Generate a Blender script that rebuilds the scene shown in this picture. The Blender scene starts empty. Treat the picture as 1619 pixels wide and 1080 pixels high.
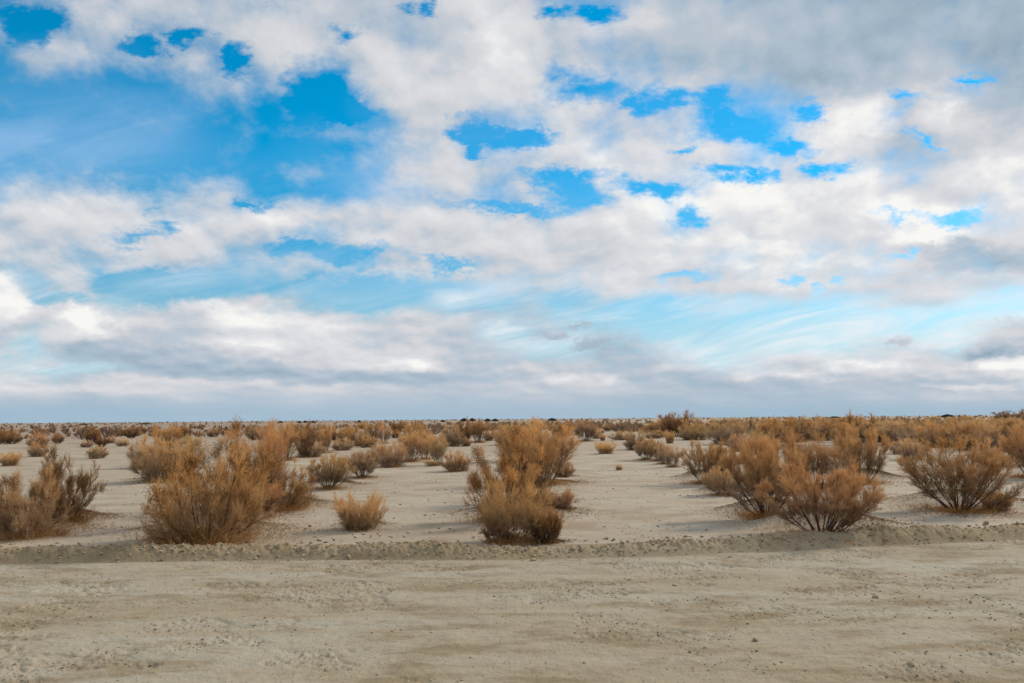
import bpy, math
import numpy as np
from mathutils import Matrix, Vector

# ------------------------------------------------------------------ camera
PW, PH, F = 1619.0, 1080.0, 1260.0        # reference frame and focal length in its pixels
CAM_H = 1.8
PITCH = math.atan(122.8/F)
ROLL = 0.0080
sc = bpy.context.scene
cam_d = bpy.data.cameras.new('camera')
cam = bpy.data.objects.new('camera', cam_d)
sc.collection.objects.link(cam)
sc.camera = cam
cam_d.sensor_width = 36.0
cam_d.lens = 36.0*F/PW
cam_d.clip_start = 0.1
cam_d.clip_end = 40000
fwd = np.array([0, math.cos(PITCH), math.sin(PITCH)])
r0 = np.array([1.0, 0, 0]); u0 = np.array([0, -math.sin(PITCH), math.cos(PITCH)])
right = math.cos(ROLL)*r0 - math.sin(ROLL)*u0
up = math.cos(ROLL)*u0 + math.sin(ROLL)*r0
M = Matrix(((right[0], up[0], -fwd[0], 0), (right[1], up[1], -fwd[1], 0), (right[2], up[2], -fwd[2], CAM_H), (0, 0, 0, 1)))
cam.matrix_world = M

# ------------------------------------------------------------------ light
SUN_AZ, SUN_EL = math.radians(58), math.radians(34)      # azimuth to the right of +Y
sun_d = bpy.data.lights.new('sun', 'SUN')
sun_d.energy = 2.7
sun_d.angle = math.radians(12)
sun_d.color = (1.0, 0.91, 0.79)
sun = bpy.data.objects.new('sun', sun_d)
sc.collection.objects.link(sun)
sdir = Vector((math.sin(SUN_AZ)*math.cos(SUN_EL), math.cos(SUN_AZ)*math.cos(SUN_EL), math.sin(SUN_EL)))
sun.rotation_euler = sdir.to_track_quat('Z', 'Y').to_euler()
sun.location = (20, 20, 30)

sc.view_settings.view_transform = 'Standard'
sc.view_settings.look = 'None'
sc.view_settings.exposure = 0.0
sc.view_settings.gamma = 1.0
sc.render.engine = 'CYCLES'
sc.cycles.max_bounces = 6
sc.cycles.diffuse_bounces = 3
sc.cycles.transparent_max_bounces = 4

# ------------------------------------------------------------------ node helper
class NT:
    def __init__(s, tree):
        s.t = tree; s.n = tree.nodes; s.l = tree.links
    def node(s, kind, **kw):
        n = s.n.new(kind)
        for k, v in kw.items(): setattr(n, k, v)
        return n
    def put(s, sock, v):
        if isinstance(v, bpy.types.NodeSocket): s.l.new(v, sock)
        elif v is not None: sock.default_value = v
    def math(s, op, a, b=None, c=None, clamp=False):
        n = s.node('ShaderNodeMath', operation=op, use_clamp=clamp)
        s.put(n.inputs[0], a); s.put(n.inputs[1], b)
        if c is not None: s.put(n.inputs[2], c)
        return n.outputs[0]
    def vmath(s, op, a, b=None, scale=None):
        n = s.node('ShaderNodeVectorMath', operation=op)
        s.put(n.inputs[0], a); s.put(n.inputs[1], b)
        if scale is not None: s.put(n.inputs['Scale'], scale)
        return n.outputs[0]
    def comb(s, x, y, z=0.0):
        n = s.node('ShaderNodeCombineXYZ')
        s.put(n.inputs[0], x); s.put(n.inputs[1], y); s.put(n.inputs[2], z)
        return n.outputs[0]
    def sep(s, v):
        n = s.node('ShaderNodeSeparateXYZ'); s.put(n.inputs[0], v)
        return n.outputs[0], n.outputs[1], n.outputs[2]
    def rng(s, v, a, b, c=0.0, d=1.0, smooth=False):
        n = s.node('ShaderNodeMapRange', clamp=True)
        if smooth: n.interpolation_type = 'SMOOTHSTEP'
        for i, x in enumerate((v, a, b, c, d)): s.put(n.inputs[i], x)
        return n.outputs[0]
    def noise(s, vec, scale, detail=4.0, rough=0.55, dim='3D', color=False, w=None, dist=0.0):
        n = s.node('ShaderNodeTexNoise', noise_dimensions=dim)
        s.put(n.inputs['Vector'], vec)
        n.inputs['Scale'].default_value = scale; n.inputs['Detail'].default_value = detail
        n.inputs['Roughness'].default_value = rough; n.inputs['Distortion'].default_value = dist
        return n.outputs['Color'] if color else n.outputs['Fac']
    def mix(s, f, a, b, blend='MIX'):
        n = s.node('ShaderNodeMix', data_type='RGBA', blend_type=blend)
        s.put(n.inputs[0], f)
        for i, v in ((6, a), (7, b)):
            if isinstance(v, (tuple, list)) and len(v) == 3: v = tuple(v)+(1.0,)
            s.put(n.inputs[i], v)
        return n.outputs[2]
    def ramp(s, fac, stops, interp='LINEAR'):
        n = s.node('ShaderNodeValToRGB'); cr = n.color_ramp; cr.interpolation = interp
        cr.elements[0].position = stops[0][0]; cr.elements[0].color = tuple(stops[0][1])+(1.0,)
        cr.elements[1].position = stops[-1][0]; cr.elements[1].color = tuple(stops[-1][1])+(1.0,)
        for p, c in stops[1:-1]:
            e = cr.elements.new(p); e.color = tuple(c)+(1.0,)
        s.put(n.inputs[0], fac)
        return n.outputs[0]

def lin(r, g, b):
    f = lambda c: (c/255/12.92) if c/255 <= 0.04045 else ((c/255+0.055)/1.055)**2.4
    return (f(r), f(g), f(b))

# ------------------------------------------------------------------ sky: cover / brightness / veil of the cloud deck
# rows run from the top of the view to the horizon, columns left to right; digits 0..9
SKY = [
 (0,   '1478998689988893489999999999', '4444444444445554444222222221', '0000000000000000000000000000'),
 (45,  '4267549998989998788999999999', '4444444555445665654333223321', '0000000000000000000000000000'),
 (90,  '1764675879899999878999999999', '4444444554555775433433223422', '1111000000000000000000000000'),
 (135, '0110036664799998458568998789', '4444444555555655555544555432', '2221110000000000111111111111'),
 (180, '0000001222498567755545996999', '4444444444555566556666785633', '2334430000112211111111111111'),
 (225, '0000001010568438788834999899', '5555555544555566666667744566', '6665421010111111111111111111'),
 (270, '2111100031278666786768596999', '6666666555555555667777774678', '5433322113431111111111111111'),
 (310, '5766456211346554668999999989', '6666666666666556678888776677', '3221112112555222211111111111'),
 (350, '8999789999899899994799999759', '5666566666666666777777689977', '1111111111111111111111111111'),
 (385, '8867998638889998999999899989', '5555555555555665567788766555', '2222222222111111111111111111'),
 (420, '4775674455788889998588766768', '5555555555555555666677676665', '4223333322211111111112222222'),
 (450, '7171001221011252789988898887', '8555555555555555666666666666', '2521442221122557885311122222'),
 (475, '9575259965050233101244446412', '8555666655555333356665555555', '3554111012217677787534555677'),
 (500, '9898999999787653100000000011', '7585558866655333344455555554', '2222111111112667854438677788'),
 (525, '8799999999999144400000000159', '4575557777554333344455555564', '2222111111112977843478876877'),
 (550, '8499999999998512830000056499', '5533457766554444334455555344', '3511111111111578886458888888'),
 (580, '1456999999999999986258689999', '5533434345684444433555665669', '5543111111111111116888755543'),
 (605, '9999999999999999999999999999', '7646656555444455543333443345', '1111111111111111111111111111'),
 (630, '9999999999999999999999999999', '4434454454443444333433344544', '0000000000000000000000000000'),
 (657, '9999999999999999999999999999', '1111122222222222211111111111', '0000000000000000000000000000'),
]
world = bpy.data.worlds.new('World'); sc.world = world
world.use_nodes = True
w = NT(world.node_tree); w.n.clear()
tc = w.node('ShaderNodeTexCoord')
D = tc.outputs['Generated']
dx, dy, dz = w.sep(D)
ady = w.math('MAXIMUM', w.math('ABSOLUTE', dy), 0.12)
U = w.math('DIVIDE', dx, ady)
V0 = w.math('DIVIDE', dz, ady)
V = w.math('MULTIPLY_ADD', U, ROLL, V0)
dzp = w.math('ADD', w.math('MAXIMUM', dz, 0.0), 0.10)
PX = w.math('DIVIDE', dx, dzp); PY = w.math('DIVIDE', dy, dzp)
P = w.comb(PX, PY, 0.0)                       # point on the cloud deck
S = w.comb(U, w.math('MULTIPLY', V, 1.7), 0.0)
# shape warp
wc1 = w.noise(S, 7.0, 5.0, 0.6, '2D', color=True)
wr, wg, wb = w.sep(wc1)
vs = w.rng(V, 0.0, 0.18, 0.10, 1.0)           # the warp flattens towards the horizon
Uw = w.math('MULTIPLY_ADD', w.math('SUBTRACT', wr, 0.5), 0.075, U)
Vw = w.math('MULTIPLY_ADD', w.math('MULTIPLY', w.math('SUBTRACT', wg, 0.5), vs), 0.060, V)
def row_v(py):
    Y = (PH/2-py)/F
    return (math.sin(PITCH)+Y*math.cos(PITCH))/(math.cos(PITCH)-Y*math.sin(PITCH))
def row_u(px, py):
    Y = (PH/2-py)/F
    return ((px-PW/2)/F)/(math.cos(PITCH)-Y*math.sin(PITCH))
fac = w.rng(Uw, -0.9, 0.9, 0.0, 1.0)
acc = None
for k, (py, c, b, v) in enumerate(SKY):
    assert len(c) == len(b) == len(v) == 28, (py, len(c), len(b), len(v))
    stops = []
    for i in range(28):
        stops.append(((row_u(i*60.0, py)+0.9)/1.8, (int(c[i])/9.0, int(b[i])/9.0, int(v[i])/9.0)))
    r = w.ramp(fac, stops)
    if acc is None: acc = r
    else:
        f = w.rng(Vw, row_v(SKY[k-1][0]), row_v(py), 0.0, 1.0)
        acc = w.mix(f, acc, r)
cov, bri, veil = w.sep(acc)
# outside the mapped part of the sky: an even deck
gen = w.noise(P, 0.55, 3.0, 0.5, '2D')
out = w.math('MAXIMUM', w.rng(w.math('ABSOLUTE', U), 0.66, 0.80), w.rng(V, 0.60, 0.75))
out = w.math('MAXIMUM', out, w.rng(dy, 0.0, -0.05))
cov = w.math('ADD', w.math('MULTIPLY', cov, w.math('SUBTRACT', 1.0, out)), w.math('MULTIPLY', out, w.rng(gen, 0.3, 0.6, 0.35, 1.0)))
bri = w.math('ADD', w.math('MULTIPLY', bri, w.math('SUBTRACT', 1.0, out)), w.math('MULTIPLY', out, 0.45))
# ragged openings in the deck, small separate clouds, and brighter or greyer masses (bearing and half size)
wf = w.noise(w.comb(U, w.math('MULTIPLY', V, 1.8), 5.0), 14.0, 9.0, 0.66, '2D', color=True)
wf = w.vmath('MULTIPLY', w.vmath('SUBTRACT', wf, (0.5, 0.5, 0.5)), w.comb(0.115, w.math('MULTIPLY', vs, 0.075), 0.0))
UVw = w.vmath('ADD', w.comb(w.math('MULTIPLY_ADD', Uw, 0.5, w.math('MULTIPLY', U, 0.5)), w.math('MULTIPLY_ADD', Vw, 0.5, w.math('MULTIPLY', V, 0.5)), 0.0), wf)
def blob(cx, cy, ax, ay, inner=0.0, outer=2.1, pw=1.0):
    sx_, sy_ = F/ax, F/ay
    v_ = w.vmath('MULTIPLY', w.vmath('SUBTRACT', UVw, (row_u(cx, cy), row_v(cy), 0.0)), (sx_, sy_, 0.0))
    n = w.node('ShaderNodeVectorMath', operation='LENGTH'); w.l.new(v_, n.inputs[0])
    return w.rng(n.outputs['Value'], outer, inner, 0.0, 1.0)
gap = None
for g_ in [(505, 140, 26, 34), (558, 172, 36, 12), (560, 47, 18, 8), (668, 12, 16, 9), (740, 208, 24, 12), (778, 213, 22, 10), (766, 231, 12, 8), (845, 222, 34, 10),
           (880, 18, 26, 11), (950, 18, 24, 12), (915, 138, 46, 22), (1015, 163, 18, 12), (1072, 157, 38, 15), (1122, 158, 28, 18), (1143, 204, 44, 16),
           (1093, 227, 20, 7), (895, 280, 54, 9), (925, 305, 32, 18), (1040, 300, 48, 11), (810, 325, 60, 7), (1145, 280, 28, 11), (1205, 284, 34, 9),
           (1310, 268, 24, 9), (1262, 232, 32, 11), (1285, 175, 15, 16), (1430, 150, 24, 12), (1540, 122, 26, 8), (1435, 343, 30, 8), (1497, 343, 32, 10),
           (1415, 404, 24, 8), (1260, 445, 18, 6), (1298, 462, 12, 6), (1325, 440, 14, 9), (262, 356, 22, 12), (225, 375, 44, 9), (400, 330, 22, 6),
           (560, 403, 50, 11), (480, 397, 32, 12), (720, 415, 48, 8), (245, 452, 64, 13), (90, 475, 28, 10), (32, 548, 20, 13), (130, 583, 56, 6),
           (1090, 345, 18, 12), (1100, 432, 38, 7), (378, 96, 14, 18), (305, 55, 20, 12), (225, 66, 28, 12), (55, 40, 34, 22), (560, 470, 70, 18), (1470, 218, 12, 10)]:
    k_ = 1.0 if g_[0] in (505, 245, 560) else 0.78
    b_ = blob(g_[0], g_[1], g_[2]*k_*0.85, g_[3]*k_*0.85, 0.0, 2.9)
    gap = b_ if gap is None else w.math('MAXIMUM', gap, b_)
cov = w.math('MULTIPLY_ADD', gap, -0.78, w.math('MULTIPLY_ADD', cov, 0.94, 0.08))
for p_ in [(935, 543, 46, 16), (862, 531, 32, 12), (905, 514, 34, 7), (1405, 546, 40, 12), (1565, 543, 70, 16), (1612, 522, 34, 22), (1325, 567, 20, 7)]:
    cov = w.math('MAXIMUM', cov, w.math('MULTIPLY', blob(*p_, inner=0.3, outer=1.4), 0.92))
brow = None
for (cx, cy, ax, ay, tb) in [(143, 506, 34, 22, .97), (8, 470, 40, 34, .92), (360, 492, 44, 16, .86), (505, 528, 50, 16, .82), (440, 497, 34, 14, .82), (636, 586, 12, 12, .72),
           (1465, 368, 90, 17, 1.0), (1380, 190, 50, 40, .90), (1500, 168, 32, 24, .75), (1575, 265, 60, 20, .84), (792, 80, 30, 50, .82), (1600, 578, 44, 18, .95), (1270, 305, 90, 20, .86),
           (1150, 300, 50, 12, .84), (200, 560, 150, 17, .20), (350, 588, 120, 11, .16), (560, 600, 150, 9, .25), (1560, 408, 90, 20, .33), (1440, 55, 190, 60, .26), (1120, 60, 90, 40, .32),
           (1570, 553, 70, 8, .15), (935, 553, 44, 8, .30), (820, 350, 80, 12, .70), (430, 345, 120, 10, .68), (1180, 365, 90, 10, .76), (700, 600, 60, 10, .3), (880, 585, 60, 8, .5),
           (1325, 578, 34, 9, .85), (1405, 577, 40, 10, .8), (1260, 594, 44, 7, .75), (1190, 592, 30, 7, .7), (1085, 582, 40, 7, .55), (965, 602, 26, 7, .78), (885, 598, 30, 8, .75), (90, 612, 70, 7, .64), (14, 596, 26, 6, .8), (250, 618, 60, 5, .62), (500, 616, 46, 7, .62), (1480, 590, 60, 8, .6), (1540, 612, 70, 5, .7)]:
    bri = w.math('ADD', bri, w.math('MULTIPLY', blob(cx, cy, ax, ay, 0.2, 1.5), w.math('SUBTRACT', tb, bri)))
# billows
Vp = w.math('MAXIMUM', V, -0.01)
ydet = w.comb(w.math('DIVIDE', w.math('MULTIPLY', U, 1.25), w.math('ADD', Vp, 0.90)),
              w.math('MULTIPLY', w.math('LOGARITHM', w.math('ADD', Vp, 0.08), math.e), 0.55), 0.0)
n1 = w.noise(ydet, 11.0, 10.0, 0.62, '2D')
off = w.vmath('ADD', ydet, (0.008, 0.024, 0.0))
n2 = w.noise(off, 11.0, 5.0, 0.5, '2D')
n1s = w.noise(ydet, 11.0, 5.0, 0.5, '2D')
rel = w.math('SUBTRACT', n1s, n2)
ctr = w.math('MULTIPLY_ADD', w.math('SUBTRACT', n1, 0.5), 1.1, cov)
alpha = w.rng(ctr, 0.12, 1.00, 0.0, 1.0, smooth=True)
low = w.rng(V, 0.02, 0.06, 0.0, 1.0)
alpha = w.math('MAXIMUM', alpha, w.math('SUBTRACT', 1.0, low))
relk = w.rng(V, 0.015, 0.06, 0.2, 0.8)
bri = w.math('MULTIPLY_ADD', w.math('SUBTRACT', bri, 0.5), 1.15, 0.5)
b2 = w.math('ADD', bri, w.math('MULTIPLY', w.math('MULTIPLY', rel, 1.0), relk))
b2 = w.math('MULTIPLY_ADD', w.math('SUBTRACT', w.noise(ydet, 4.0, 5.0, 0.45, '2D'), 0.5), w.math('MULTIPLY', relk, 0.30), b2)
ccol = w.ramp(w.rng(b2, 0.0, 1.0), [(0.0, lin(146, 168, 186)), (0.22, lin(168, 186, 202)), (0.44, lin(190, 199, 210)),
                                    (0.60, lin(210, 212, 217)), (0.80, lin(224, 225, 229)), (1.0, lin(248, 247, 244))])
ccol = w.mix(w.rng(V, 0.040, 0.0, 0.0, 0.80, smooth=True), ccol, lin(164, 190, 209))
# blue of the air
sky = w.node('ShaderNodeTexSky', sky_type='NISHITA', sun_disc=False)
sky.sun_elevation = SUN_EL; sky.sun_rotation = SUN_AZ
sky.air_density = 1.0; sky.dust_density = 0.3; sky.ozone_density = 3.0
hs = w.node('ShaderNodeHueSaturation'); w.l.new(w.rng(V, 0.10, 0.34, 1.35, 1.75), hs.inputs['Saturation']); w.l.new(w.rng(V, 0.10, 0.34, 1.10, 1.5), hs.inputs['Value'])
hs.inputs['Hue'].default_value = 0.482
w.l.new(sky.outputs[0], hs.inputs['Color'])
blue = w.mix(w.rng(V, 0.15, 0.04, 0.0, 0.85), hs.outputs[0], tuple(c*10 for c in lin(156, 202, 229)))
# veil of high streaked cloud
ang = math.radians(14)
sx = w.math('ADD', w.math('MULTIPLY', U, math.cos(ang)), w.math('MULTIPLY', V, math.sin(ang)))
sy = w.math('SUBTRACT', w.math('MULTIPLY', V, math.cos(ang)), w.math('MULTIPLY', U, math.sin(ang)))
st = w.noise(w.comb(w.math('MULTIPLY', sx, 4.0), w.math('MULTIPLY', sy, 26.0), 0.0), 1.0, 6.0, 0.62, '2D', dist=0.5)
va = w.math('MULTIPLY', veil, w.rng(st, 0.36, 0.62, w.rng(V, 0.20, 0.34, 0.12, 0.60), w.rng(V, 0.20, 0.34, 1.15, 0.85)), clamp=True)
va = w.math('MINIMUM', va, 0.95)
vcol = w.mix(w.rng(V, 0.13, 0.30), lin(234, 241, 246), lin(172, 203, 238))
def x10(c): return w.vmath('SCALE', c, scale=10.0)
base = w.mix(va, blue, x10(vcol))
# thin cloud shows the blue through it
full = w.mix(alpha, base, x10(ccol))
bg = w.node('ShaderNodeBackground'); bg.inputs['Strength'].default_value = 0.1
w.l.new(full, bg.inputs['Color'])
wo = w.node('ShaderNodeOutputWorld'); w.l.new(bg.outputs[0], wo.inputs['Surface'])
world.cycles.sampling_method = 'MANUAL'; world.cycles.sample_map_resolution = 512

# ------------------------------------------------------------------ numeric noise
def _hash(ix, iy, seed):
    h = (ix.astype(np.int64)*374761393 + iy.astype(np.int64)*668265263 + seed*1442695041) & 0xffffffff
    h = ((h ^ (h >> 13))*1274126177) & 0xffffffff
    h = h ^ (h >> 16)
    return (h & 0xffff)/65535.0
def vnoise(x, y, seed=0):
    ix = np.floor(x); iy = np.floor(y); fx = x-ix; fy = y-iy
    fx = fx*fx*fx*(fx*(fx*6-15)+10); fy = fy*fy*fy*(fy*(fy*6-15)+10)
    a = _hash(ix, iy, seed); b = _hash(ix+1, iy, seed); c = _hash(ix, iy+1, seed); d = _hash(ix+1, iy+1, seed)
    return (a+(b-a)*fx)*(1-fy)+(c+(d-c)*fx)*fy
def fbm(x, y, oct=4, seed=0, gain=0.5):
    s = 0; a = 1; t = 0; ca, sa = math.cos(0.6), math.sin(0.6)
    for k in range(oct):
        s = s + a*vnoise(x, y, seed+k*17); t += a; a *= gain
        x, y = (x*ca-y*sa)*2.03+13.1, (x*sa+y*ca)*2.03+7.7
    return s/t
def sstep(a, b, x):
    t = np.clip((x-a)/(b-a), 0, 1); return t*t*(3-2*t)

# ------------------------------------------------------------------ from a point of the view to the ground plane
def ray(px, py):
    X = (px-PW/2)/F; Y = (PH/2-py)/F
    return X*right + Y*up + fwd
def ground_at(px, py, z=0.0):
    d = ray(px, py); t = (z-CAM_H)/d[2]
    return d[0]*t, d[1]*t
def hor(px): return 669.3-0.008*px

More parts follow.
